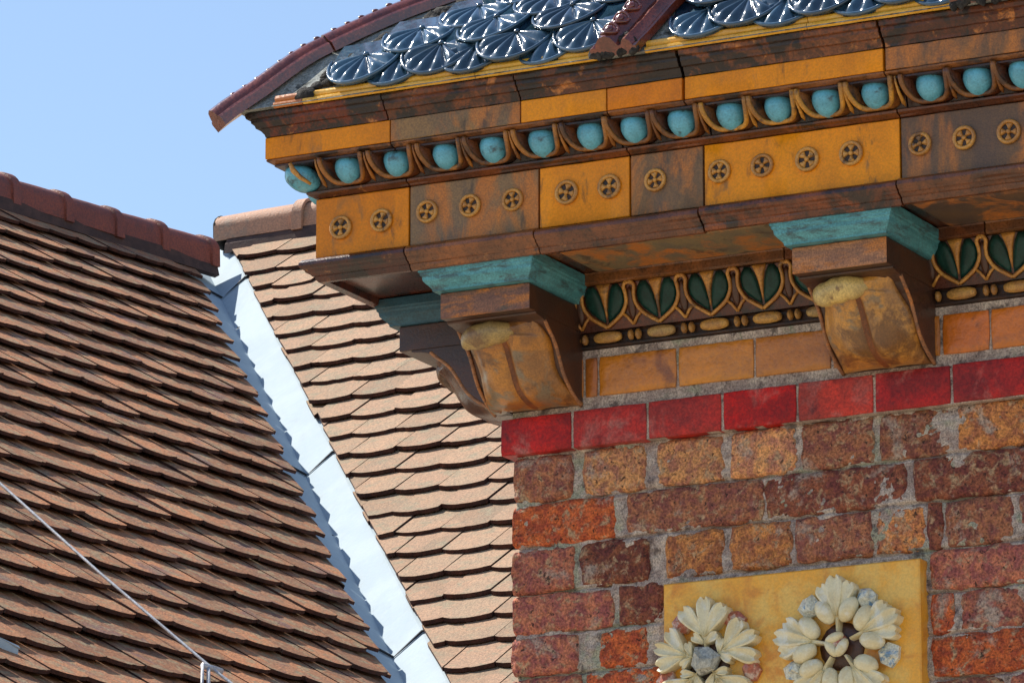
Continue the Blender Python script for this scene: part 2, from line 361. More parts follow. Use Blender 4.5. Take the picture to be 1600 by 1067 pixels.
# valley gutter of lapped sheets
vg = thing('valley_gutter', 'white painted sheet metal valley between the two tiled roofs', 'gutter')
seams = [2.42, 1.956, .059, -1.516, -3.3]
for i in range(4):
    v1, v0 = seams[i], seams[i+1] - .004
    lift = .004 + .004*(3-i)*.5
    m = MB(); n = 14; rowsA = []
    for k in range(n+1):
        v = v1 + (v0-v1)*k/n
        c = PB(kB*v, v, lift) + Vector((.021, 0, -.042))
        vA = v*VD.dot(uA)/VD.dot(uB)
        j1 = .010*nzf((v*9, i, 0)) if i == 0 and k < 3 else 0
        l = PA(kA*vA - .155, vA+.109, lift-.012); l2 = PA(kA*vA - .082, vA+.057, lift-.022)
        r2 = PB(kB*v + .092, v+.060, lift+.002); r = PB(kB*v+.21 + j1, v+.136, lift+.006)
        rowsA.append([l, l2, c, r2, r])
    m.loft(rowsA, closed=False, caps=False)
    m.loft([[q - Vector((0, 0, .0015)) for q in rr] for rr in rowsA], closed=False, caps=False)
    sh = m.build('metal_sheet', 'sheet', vg)
    if i > 0:
        v = v1 + .004; vA = v*VD.dot(uA)/VD.dot(uB); m = MB()
        m.tube([PA(kA*vA - .150, vA+.105, lift-.004), PA(kA*vA - .082, vA+.057, lift-.016), PA(kA*vA-.0, vA, lift+.003) + Vector((.021, 0, -.042))], .0042, 6)
        m.tube([PA(kA*vA-.0, vA, lift+.003) + Vector((.021, 0, -.042)), PB(kB*v + .092, v+.060, lift+.007), PB(kB*v + .20, v+.130, lift+.011)], .0042, 6)
        m.build('lap_seam', 'seam', vg)
for v, dh, r in ((1.60, .012, .009), (-.52, -.035, .014), (-.50, -.012, .006)):
    m = MB(); p = PB(kB*v+dh, v, .0) + Vector((.02, 0, -.03)); m.ell(p, (hB*r, uB*r*.8, nB*r*.5), 8, 6, .3); m.build('debris', 'seam', vg)
# lightning conductor on the left roof
lc = thing('lightning_conductor', 'thin galvanised wire with a clamp running down the left tiled roof', 'wire')
m = MB(); m.tube([PA(-2.33, 1.9, .10), PA(-2.36, .6, .07), PA(-2.39, -.95, .072), PA(-2.404, -1.093, .07), PA(-2.46, -1.62, .066), PA(-2.511, -2.185, .07), PA(-2.506, -2.30, .07), PA(-2.50, -2.6, .068)], .0042, 8)
m.build('wire', 'wire', lc, smooth=True)
m = MB(); m.tube([PA(-2.545, -2.175, .07), PA(-2.48, -2.188, .07)], .009, 8);
m.build('clamp', 'wire', lc, smooth=True)
m = MB(); m.tube([PA(-2.53, -2.185, .07), PA(-2.60, -2.30, .02)], .0055, 6); m.tube([PA(-2.545, -2.175, .072), PA(-2.62, -2.29, .02)], .0045, 6)
m.build('holder', 'wire', lc, smooth=True)

# pale flashing lip at the left edge of the frame
fl = MB()
pts = [(-3.50, -2.185), (-3.44, -2.215), (-3.385, -2.250), (-3.335, -2.290)]
fl.loft([[PA(h, v+.024 - .008*i, .05), PA(h, v-.0+.003*i, .052), PA(h, v-.005, .030), PA(h, v+.02, .028)] for i, (h, v) in enumerate(pts)])
fo = fl.build('flashing_lip', 'sheet'); fo['label'] = 'small curved pale metal flashing lip on tiles at lower left edge'; fo['category'] = 'flashing'

# ------------------------------------------------------------------ corner building: brick wall
wall = thing('brick_wall', 'weathered brick wall with red glazed course and orange tile course', 'wall')
m = MB(); m.box(.014, 2.3, .022, 2.2, 0, Z0+.62); m.build('wall_core', 'mortar', wall)
# lumpy mortar face
m = MB(); nx, nz_ = 400, 372; x0, x1, z0_, z1 = .004, 1.34, Z0-.74, Z0+.004
JL = [3.9205, 3.8455, 3.7665, 3.6965, 3.6275, 3.556, 3.484]
vs = []
for k in range(nz_+1):
    for i in range(nx+1):
        x = x0+(x1-x0)*i/nx; z = z0_+(z1-z0_)*k/nz_
        y = .0045 + .0085*nzf((x, 0, z), 17) + .0034*nzf((x, 5, z), 70) + .0018*nzf((x, 9, z), 190)
        for zj in JL:
            dzj = abs(z - zj - .008*x - .0025*nzf((x, zj, 0), 9))
            if dzj < .004: y += .007*(1-dzj/.004)*(nzf((x, zj*7, 2), 6) > -.25)
        vs.append((x, y, z))
m.add(vs, [(k*(nx+1)+i, k*(nx+1)+i+1, (k+1)*(nx+1)+i+1, (k+1)*(nx+1)+i) for k in range(nz_) for i in range(nx)])
m.build('mortar', 'mortar', wall, smooth=True)
def brick(name, xa, xb, za, zb, col, ero=1.0, mat='brick', yf=0.0, back=.05, side=False):
    m = MB(); ni = max(6, int((xb-xa)/.0065)); nk = max(6, int((zb-za)/.0065)); cx, cz = (xa+xb)/2, (za+zb)/2; hw, hz = (xb-xa)/2, (zb-za)/2
    rings = []; vs = []
    seed = random.uniform(0, 50)
    for k in range(nk+1):
        for i in range(ni+1):
            u = -1+2*i/ni; v = -1+2*k/nk
            e = max(abs(u), abs(v)); c2 = (u*u*v*v)
            # pull corners in, wander outline
            s = 1 - .09*ero*c2*(c2 > .0)*(.05/ max(hw, .05))
            x = cx + hw*u*(1-.07*ero*c2*.045/hw); z = cz + hz*v*(1-.06*ero*c2)
            if e > .72:
                x += ero*.0034*nzf((x, seed, z), 45)*(abs(u) > .72); z += ero*.0036*nzf((x, seed+9, z), 40)*(abs(v) > .72)
            y = yf + ero*(.0035*nzf((x, seed, z), 42) + .0022*nzf((x, seed+3, z), 120) + .0012*nzf((x, seed+5, z), 260))
            dx = (1-abs(u))*hw; dz = (1-abs(v))*hz; dd = min(dx, dz)
            if side and u < 0: dd = dz
            if dd < .008: y += ero*.0055*(1-dd/.008)**2
            vs.append((x, y, z))
    n1 = ni+1
    fs = [(k*n1+i, k*n1+i+1, (k+1)*n1+i+1, (k+1)*n1+i) for k in range(nk) for i in range(ni)]
    bd = [i for i in range(n1)] + [k*n1+ni for k in range(1, nk+1)] + [nk*n1+i for i in range(ni-1, -1, -1)] + [k*n1 for k in range(nk-1, 0, -1)]
    o = len(vs)
    for q in bd:
        x, y, z = vs[q]; vs.append((x + (.0025*nzf((z, 3, 0), 60) if side and x < cx else 0), yf+back, z))
    nb = len(bd)
    for q in range(nb): fs.append((bd[q], o+q, o+(q+1) % nb, bd[(q+1) % nb]))
    m.add(vs, fs); return m.build(name, mat, wall, smooth=True, col=col, angle=55)
OC, RD, BR, PK, DK, GY, YL = (1.40, 1.40, 1.0), (1.25, .72, .50), (.82, .80, .90), (1.0, .86, 1.08), (.58, .48, .58), (.9, 1.05, 1.1), (1.55, 1.80, 1.6)
rows = [
 (3.996, 3.926, [(0,.105,BR),(.133,.241,YL),(.266,.382,YL),(.401,.513,YL),(.530,.650,BR),(.668,.788,BR),(.804,.914,OC),(.932,1.045,BR),(1.06,1.18,OC)]),
 (3.915, 3.851, [(-.002,.184,RD),(.212,.452,BR),(.463,.706,DK),(.727,.985,DK),(1.0,1.24,BR)]),
 (3.840, 3.772, [(-.004,.107,PK),(.125,.243,DK),(.283,.379,OC),(.400,.502,OC),(.517,.645,BR),(.658,.738,OC),(.749,.768,DK),(.780,.892,BR),(.908,1.02,BR),(1.03,1.16,BR)]),
 (3.761, 3.702, [(-.003,.178,PK),(.196,.272,DK),(.752,.985,PK),(1.0,1.24,PK)]),
 (3.691, 3.633, [(-.004,.114,PK),(.160,.243,RD),(.755,.785,RD),(.803,.905,PK),(.92,1.04,PK)]),
 (3.622, 3.562, [(-.003,.120,PK),(.135,.262,RD),(.752,.985,RD),(1.0,1.24,RD)]),
 (3.550, 3.490, [(-.003,.18,BR),(.195,.27,DK),(.76,.87,BR),(.885,1.10,PK)]),
 (3.470, 3.412, [(-.003,.11,RD),(.13,.26,DK),(.275,.50,BR),(.515,.74,RD),(.752,.985,RD),(1.0,1.24,RD)]),
 (3.400, 3.344, [(-.003,.18,BR),(.195,.29,DK),(.305,.40,OC),(.415,.64,BR),(.655,.745,RD),(.76,.87,BR),(.885,1.10,PK)]),
 (3.334, 3.274, [(-.003,.12,RD),(.14,.38,DK),(.40,.64,BR),(.655,.895,RD),(.91,1.15,RD)])]
for zt, zb, bs in rows:
    for xa, xb, c in bs:
        f = random.uniform(.85, 1.15); rise = .008*max(0, (xa+xb)/2)
        brick('brick', xa-.005*(xa > .01), xb+.005, zb+rise-.0045, zt+rise+.0035, tuple(q*f for q in c), 1.0 if xb-xa > .04 else .7, side=xa < .01, yf=random.uniform(-.002, .0015))
# red glazed course
RC = [(1, 1, 1), (.95, 1.9, 1.9), (1.05, 2.2, 2.0), (1.15, .9, .8), (1.15, 3.0, 2.2), (.9, 1.2, 1.3), (.9, 1.4, 1.5), (1, 1.2, 1.2), (1, 1, 1)]
xs = [-.016, .1165, .2555, .392, .527, .664, .7995, .935, 1.07, 1.205]
for i in range(9):
    brick('glazed_brick', xs[i]+(.0022 if i else 0), xs[i+1]-.0022, Z0+.003+.0035*xs[i], Z0+.0655+.005*xs[i], RC[i], .28, 'red', -.016, .06, side=(i == 0))
for i in range(4):   # the same course returns along the side
    y0 = .05+.135*i; m = MB(); m.box(-.016, .02, y0, y0+.131, Z0+.003, Z0+.0655); m.build('glazed_brick', 'red', wall, col=RC[0])
# grey bedding between the glazed courses
m = MB(); m.box(.001, 1.34, -.006, .05, Z0+.0655, Z0+.1685); m.build('bedding', 'mortar', wall)
m = MB(); m.box(-.012, 1.34, -.0125, .05, Z0+.0045, Z0+.0645); m.build('bedding', 'mortar', wall)
# orange tiles
for i, (xa, xb, c) in enumerate([(-.008,.134,(1,1,1)),(.1385,.1600,(.8,.72,.7)),(.1640,.3060,(1.05,1.08,1)),(.3105,.4465,(1.12,1.22,1.1)),(.4505,.5850,(.9,.95,1.4)),(.5890,.7250,(.9,.9,1)),(.729,.778,(.9,.9,1)),
                                 (.7830,.8640,(1.15,.88,.7)),(.8685,1.006,(1.15,.95,.7)),(1.0105,1.146,(1.1,1,1)),(1.15,1.29,(1,1,1))]):
    brick('orange_tile', xa, xb, Z0+.0885, Z0+.1545, c, .30, 'tileo', -.010, .04)

# ------------------------------------------------------------------ cornice
cor = thing('cornice', 'ornate orange and brown glazed cornice with turquoise eggs and rosettes', 'cornice')
YE = 1.3
def mould(name, prof, X0, X1, mat, parent=cor, corner=False, jit=.0007, step=.022, col=None, gap=.0012, smooth=True, angle=32, zoff=0):
    prof = [(p, z+Z0+zoff) for p, z in prof]; R = []
    if corner:
        n = 12
        for k in range(n): y = YE + (-.1-YE)*k/n; R.append([(-p, y, z) for p, z in prof])
        R.append([(-p, -p, z) for p, z in prof]); xs_ = X1 - .05
    else: xs_ = X0 + gap
    xe = X1 - gap; n = max(2, int((xe-xs_)/step)); s = random.uniform(0, 90)
    for k in range(n+1):
        x = xs_+(xe-xs_)*k/n
        R.append([(x, -p + jit*nzf((x, s+i*.35, 0), 22), z + jit*nzf((x, s+i*.35, 7), 22)) for i, (p, z) in enumerate(prof)])
    m = MB(); m.loft(R); return m.build(name, mat, parent, smooth=smooth, col=col, angle=angle)

# soffit slab with shallow coffers
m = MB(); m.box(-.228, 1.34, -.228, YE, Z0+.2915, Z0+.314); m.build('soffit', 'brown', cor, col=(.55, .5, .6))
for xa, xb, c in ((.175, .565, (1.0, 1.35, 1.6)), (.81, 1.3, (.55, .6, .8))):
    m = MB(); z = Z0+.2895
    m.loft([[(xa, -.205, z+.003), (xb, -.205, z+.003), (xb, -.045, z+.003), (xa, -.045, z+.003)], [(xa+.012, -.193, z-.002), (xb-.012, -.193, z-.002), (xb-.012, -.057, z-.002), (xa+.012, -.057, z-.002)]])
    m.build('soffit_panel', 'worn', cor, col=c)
corp = [(.10,.3165),(.10,.292),(.226,.2905),(.229,.2795),(.236,.2765),(.2415,.2775),(.2455,.2825),(.2460,.2860),(.2495,.2870),(.2515,.2895),(.2575,.2925),(.2590,.2960),(.2640,.2985),(.2668,.3030),(.2660,.3085),(.2620,.3130),(.2560,.3150),(.2490,.3160)]
for k, (xa, xb, c) in enumerate([(-.28,-.067,(.55,.42,.6)),(-.067,.173,(1.55,1.6,1.3)),(.173,.470,(.95,.95,1)),(.470,.817,(1.25,1.0,.8)),(.817,1.34,(.95,.95,.9))]):
    mould('corona_moulding', corp, xa, xb, 'brown', corner=(k == 0), col=c, zoff=(.0, .0, -.0012, .001, .0025)[k])
# frieze blocks with rosettes
def rosette_data():
    m = MB(); R = .0172
    rings = []
    for j in range(29):
        a_ = 2*math.pi*j/28; rings.append([Vector(((R + .0034*math.cos(b_))*math.cos(a_), -.0022-.0040*math.sin(b_), (R + .0034*math.cos(b_))*math.sin(a_))) for b_ in [2*math.pi*q/8 for q in range(8)]])
    m.cur = 0; m.loft(rings, caps=False)
    for q in range(4):
        t = math.pi/2*q; ct, st = math.cos(t), math.sin(t)
        ol = [(.0030, -.0018), (.007, -.0030), (.0115, -.0062), (.0140, -.0058), (.0150, 0), (.0140, .0058), (.0115, .0062), (.007, .0030), (.0030, .0018)]
        m.pad(ol, lambda u, v, h: Vector((u*ct-v*st, -.0012-h, u*st+v*ct)), .0042, .003)
    m.ell((0, -.003, 0), ((.0042, 0, 0), (0, .004, 0), (0, 0, .0042)), 10, 6)
    m.cur = 1
    m.add([(0, -.0010, 0)] + [(R*math.cos(2*math.pi*j/24), -.0010, R*math.sin(2*math.pi*j/24)) for j in range(24)], [(0, 1+(j+1) % 24, 1+j) for j in range(24)])
    return m.data('rosette', ['goldline', 'pocket'], True)
RO = rosette_data()
frp = [(.10,.4195),(.10,.3185),(.2440,.3185),(.2450,.3195),(.2450,.4185),(.2440,.4195)]
ros = [[-.197,-.120],[-.034,.046,.125],[.224,.302],[.385],[.500,.576,.655,.732],[.851,.927,1.003,1.08,1.157]]
for k, (xa, xb, mm, c) in enumerate([(-.28,-.068,'orange',(.95,.92,.9)),(-.068,.173,'worn',(1.15,1.2,1.2)),(.173,.339,'orange',(1.08,1.12,1.2)),(.339,.471,'worn',(1.0,.95,.9)),(.471,.817,'orange',(1.1,1.15,1.0)),(.817,1.34,'worn',(.80,.75,.8))]):
    fb = mould('frieze_block', frp, xa, xb, mm, corner=(k == 0), col=c, jit=.0009, gap=.0018)
    for i, x in enumerate(ros[k]):
        z = (.3655, .368)[i] if k == 0 else .3725
        r = link('rosette', RO, fb); r.location = (x, -.2455, Z0+z); k_ = random.uniform(.95, 1.05); r.scale = (k_, 1, k_); r.rotation_euler = (0, random.choice((0, .1, -.15, .3, .78)), 0)
# mould under the eggs
fp = [(.10,.4318),(.10,.4208),(.2440,.4208),(.2470,.4218),(.2490,.4238),(.2540,.4250),(.2570,.4268),(.2575,.4300),(.2560,.4315)]
for k, (xa, xb, c) in enumerate([(-.28,-.068,(.7,.6,.7)),(-.068,.339,(.9,.8,.8)),(.339,.817,(1.0,.9,.8)),(.817,1.34,(.7,.6,.6))]):
    mould('fillet_moulding', fp, xa, xb, 'brown', corner=(k == 0), col=c)
# egg course
ep = [(.10,.4738),(.10,.4325),(.2480,.4325),(.2500,.4380),(.2520,.4450),(.2540,.4540),(.2560,.4640),(.2570,.4690),(.2965,.4705),(.2965,.4738)]
eggX = [-.170,-.078,.014,.102,.192,.281,.360,.445,.532,.616,.701,.786,.881,.962,1.040,1.125,1.21]
def egg_data():
    m = MB(); ax = Vector((0, -.45, .89)).normalized(); ay = Vector((0, -.89, -.45))
    vs = []; fs = []; nu, nv = 20, 14
    for i in range(nv+1):
        t = math.pi*i/nv; zz = math.cos(t); rr = math.sin(t)*(1+.12*zz)
        for j in range(nu):
            u = 2*math.pi*j/nu; vs.append(Vector((.0240*rr*math.cos(u), 0, 0)) + ay*(.0225*rr*math.sin(u)) + ax*(.0265*zz))
    for i in range(nv):
        for j in range(nu): k = (j+1) % nu; fs.append((i*nu+j, (i+1)*nu+j, (i+1)*nu+k, i*nu+k))
    m.add(vs, fs); return m.data('egg', 'egg', True)
def ovo(z):   # outer ovolo surface, projection at relative height z (.4325 to .4738)
    t = min(1, max(0, (z-.4325)/.0413)); return .256 + .046*math.sin(t*math.pi/2)**.85
def housing_data():
    m = MB(); n = 22; o = []; i_ = []; c = []; rim = []
    for j in range(n+1):
        a_ = math.pi*(1 - j/n)
        def P(w, h, d):
            ca_ = math.cos(a_); x = w*math.copysign(abs(ca_)**.45, ca_); z = .472 - h*abs(math.sin(a_))**.95; return Vector((x, -(ovo(z) - d), z-.4325))
        o.append(P(.0425, .0385, .0015)); rim.append(P(.0385, .0365, -.0012)); c.append(P(.0345, .0340, .005)); i_.append(P(.0275, .0275, .026))
    for q in (o, rim, c, i_):
        q[0] = q[0] + Vector((0, 0, .0015)); q[-1] = q[-1] + Vector((0, 0, .0015))
    m.cur = 0
    rr = [[o[j] + Vector((0, .02, 0)), o[j], rim[j], c[j], i_[j]] for j in range(n+1)]
    m.loft(rr, closed=False, caps=False)
    m.cur = 1; m.tube([p + Vector((0, .0004, 0)) for p in rim], .0043, 7)
    return m.data('egg_cup', ['brown', 'cuprim'], True)
def dart_data():
    m = MB()
    pts = [(0, .472), (0, .462), (0, .450), (0, .438), (0, .4335)]
    m.tube([Vector((x, -(ovo(z)+.001), z-.4325)) for x, z in pts], .0032, 8, [.5, .6, .8, 1.1, .35])
    return m.data('dart', 'cuprim', True)
EG, HO, DA = egg_data(), housing_data(), dart_data()
blocks = [(-.28,-.068),(-.068,.328),(.328,.487),(.487,.832),(.832,1.34)]
tint = [(.9,.8,.8),(1,.95,.9),(.75,.7,.7),(1.5,1.7,1.3),(.62,.55,.6)]
for k, (xa, xb) in enumerate(blocks):
    eb = mould('egg_course', ep, xa, xb, 'brown', corner=(k == 0), col=(.30, .27, .3))
    for i, x in enumerate(eggX):
        if not (xa <= x < xb): continue
        e = link('egg', EG, eb); e.location = (x, -.2675, Z0+.4575 + random.uniform(-.0006, .0006)); e.rotation_euler = (0, random.uniform(-.05, .05), 0); sc = random.uniform(.96, 1.03); e.scale = (sc, sc, sc)
        h = link('egg_cup', HO, eb, tint[k]); h.location = (x, 0, Z0+.4325)
        x2 = (x + eggX[i+1])/2 if i+1 < len(eggX) else x+.043
        d = link('dart', DA, eb, tint[k]); d.location = (x2, 0, Z0+.4325)
    if k == 0:
        d = link('dart', DA, eb); d.location = (-.216, 0, Z0+.4325)
        # worn corner egg on the mitre and the side eggs behind it
        m = MB(); m.ell((-.262, -.262, Z0+.4545), (Vector((.7, .7, 0))*.030, Vector((.7, -.7, 0))*.030, Vector((-.006, -.006, .0235))), 20, 12, .05)
        m.build('egg', 'egg', eb, smooth=True)
        m = MB(); q = [Vector((-p+.034, -p-.010, Z0+z)) for p, z in ((.296, .470), (.292, .458), (.283, .447), (.270, .437))]
        m.tube(q, .005, 7, [.6, 1, .8, .5]); m.build('broken_leaf', 'goldline', eb, smooth=True)
        for j in range(5):
            y = -.170 + .088*j
            e = link('egg', EG, eb); e.location = (-.2785, y, Z0+.455); e.rotation_euler = (0, 0, -math.pi/2)
            h = link('egg_cup', HO, eb, tint[0]); h.location = (0, y, Z0+.4325); h.rotation_euler = (0, 0, -math.pi/2)
# fillet, fascia, top moulding
fp = [(.10,.4812),(.10,.4748),(.2980,.4748),(.3025,.4765),(.3060,.4778),(.3070,.4795),(.3065,.4810)]
for k, (xa, xb) in enumerate([(-.33,-.071),(-.071,.328),(.328,.466),(.466,.817),(.817,1.34)]):
    mould('fillet_moulding', fp, xa, xb, 'brown', corner=(k == 0), col=(1.5, 1.7, 1.5))
fp = [(.10,.5188),(.10,.4820),(.3070,.4820),(.3080,.4830),(.3080,.5178),(.3070,.5188)]
for k, (xa, xb, mm, c) in enumerate([(-.33,-.071,'orange',(1,1.0,1)),(-.071,.171,'worn',(1.25,1.25,1.1)),(.171,.328,'orange',(1.05,1.12,1.3)),(.328,.4645,'orange',(.95,.85,1.1)),(.4675,.817,'orange',(1.02,1.05,1.1)),(.8195,1.34,'worn',(1.05,.85,.75))]):
    mould('fascia_block', fp, xa, xb, mm, corner=(k == 0), col=c)
tp = [(.10,.5585),(.10,.5198),(.3080,.5198),(.3090,.5240),(.3130,.5290),(.3150,.5330),(.3200,.5335),(.3215,.5380),(.3260,.5420),(.3262,.5470),(.3320,.5485),(.3340,.5540),(.3330,.5580)]
for k, (xa, xb, c) in enumerate([(-.34,-.075,(.8,.45,.42)),(-.075,.171,(.9,.8,.7)),(.171,.4645,(.62,.55,.55)),(.4675,.817,(1.0,.95,.9)),(.8195,1.34,(.7,.55,.55))]):
    mould('crown_moulding', tp, xa, xb, 'crown', corner=(k == 0), col=c, jit=.0013)

# heart leaf frieze and bead-and-reel between the consoles
def hp(z): return .012 + (z-.197)*.30
mould('heart_panel', [(.0, .2700), (.0, .1975), (hp(.1975), .1975), (hp(.2700), .2700)], -.02, 1.34, 'brown', col=(.62, .42, .42), jit=.0004)
mould('frieze_band', [(.0, .2905), (.0, .2715), (.040, .2715), (.044, .2740), (.044, .2880), (.047, .2905)], -.04, .52, 'brown', col=(1.3, 1.5, 1.2))
mould('frieze_band', [(.0, .2905), (.0, .2715), (.040, .2715), (.044, .2740), (.044, .2880), (.047, .2905)], .52, .875, 'brown', col=(1.0, 1.0, 1.0))
mould('frieze_band', [(.0, .2905), (.0, .2715), (.040, .2715), (.044, .2740), (.044, .2880), (.047, .2905)], .875, 1.34, 'brown', col=(1.2, 1.4, 1.2))
def FP(x0):
    return lambda u, v, h: Vector((x0+u, -(hp(.201+v)+.0015+h), Z0+.201+v))
def heart(x0):
    m = MB(); F = FP(x0)
    lobe = [(-.0025, .008), (-.013, .014), (-.026, .024), (-.0345, .036), (-.0365, .049), (-.034, .059), (-.027, .0685), (-.017, .068), (-.0105, .058), (-.0062, .045), (-.0030, .028)]
    m.cur = 0
    m.pad(lobe, F, .0045, .004); m.pad([(-u, v) for u, v in lobe], F, .0045, .004)
    m.cur = 1
    oc = smoothpts([Vector((0, 0, .0)), Vector((-.015, .009, 0)), Vector((-.030, .020, 0)), Vector((-.0395, .036, 0)), Vector((-.0405, .050, 0)), Vector((-.0385, .062, 0)), Vector((-.044, .0690, 0)), Vector((-.0475, .066, 0))], 4)
    m.tube([F(p.x, p.y, .0025) for p in oc], .0034, 6); m.tube([F(-p.x, p.y, .0025) for p in oc], .0034, 6)
    m.pad([(0, .014), (-.0028, .030), (-.0048, .046), (-.009, .060), (-.013, .0695), (0, .0700), (.013, .0695), (.009, .060), (.0048, .046), (.0028, .030)], F, .0035, .004)
    return m
def pod(x0):
    m = MB(); F = FP(x0); m.cur = 0
    m.pad([(0, .008), (-.006, .018), (-.0075, .030), (-.0055, .045), (-.004, .058), (0, .063), (.004, .058), (.0055, .045), (.0075, .030), (.006, .018)], F, .004, .004)
    m.cur = 1
    for s in (-1, 1): m.tube([F(s*.017, .020, .001), F(s*.009, .013, .0018), F(0, .001, .001)], .0026, 6)
    return m
HX = [-.005, .0895, .184, .280, .375, .470, .566, .630, .724, .818, .911, 1.006, 1.10]
for i, x in enumerate(HX):
    if .60 < x < .76 or x < .15 and x > -.0: pass
    heart(x).build('heart_leaf', ['green', 'goldline'], cor, smooth=True)
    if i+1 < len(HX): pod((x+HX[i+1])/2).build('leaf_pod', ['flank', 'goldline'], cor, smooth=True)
mould('bead_channel', [(.0, .1965), (.0, .1695), (.006, .1695), (.010, .1715), (.010, .1745), (.004, .177), (.004, .194), (.010, .1965)], -.02, 1.34, 'pocket', jit=.0005)
def bead_data():
    m = MB(); rings = []
    for i in range(13):
        t = math.pi*i/12; r = .0098*math.sin(t)**.55 if 0 < i < 12 else .0006
        x = -.0255*math.cos(t)
        rings.append([Vector((x, r*math.cos(2*math.pi*j/12), r*math.sin(2*math.pi*j/12))) for j in range(12)])
    m.loft(rings); return m.data('bead', 'bead', True)
def reel_data():
    m = MB(); rings = []
    for x, r in ((-.0048, .003), (-.0042, .0055), (-.002, .0088), (.0015, .0088), (.0038, .0055), (.0050, .003)):
        rings.append([Vector((x, r*math.cos(2*math.pi*j/12), r*math.sin(2*math.pi*j/12))) for j in range(12)])
    m.loft(rings); return m.data('reel', 'bead', True)
BD, RL = bead_data(), reel_data()
BX = [.085, .183, .282, .379, .475, .571, .667, .724, .820, .919, 1.016, 1.112]
for i, x in enumerate(BX):
    o = link('bead', BD, cor, (1, 1, 1) if random.random() < .7 else (.8, .95, 1.4)); o.location = (x, -.0135, Z0+.1855); o.rotation_euler = (random.uniform(0, 6), 0, 0)
    if i+1 < len(BX):
        mid = (x+BX[i+1])/2
        for s in (-1, 1):
            o = link('reel', RL, cor, (.75, .7, .75)); o.location = (mid+s*.0068, -.0130, Z0+.1853)

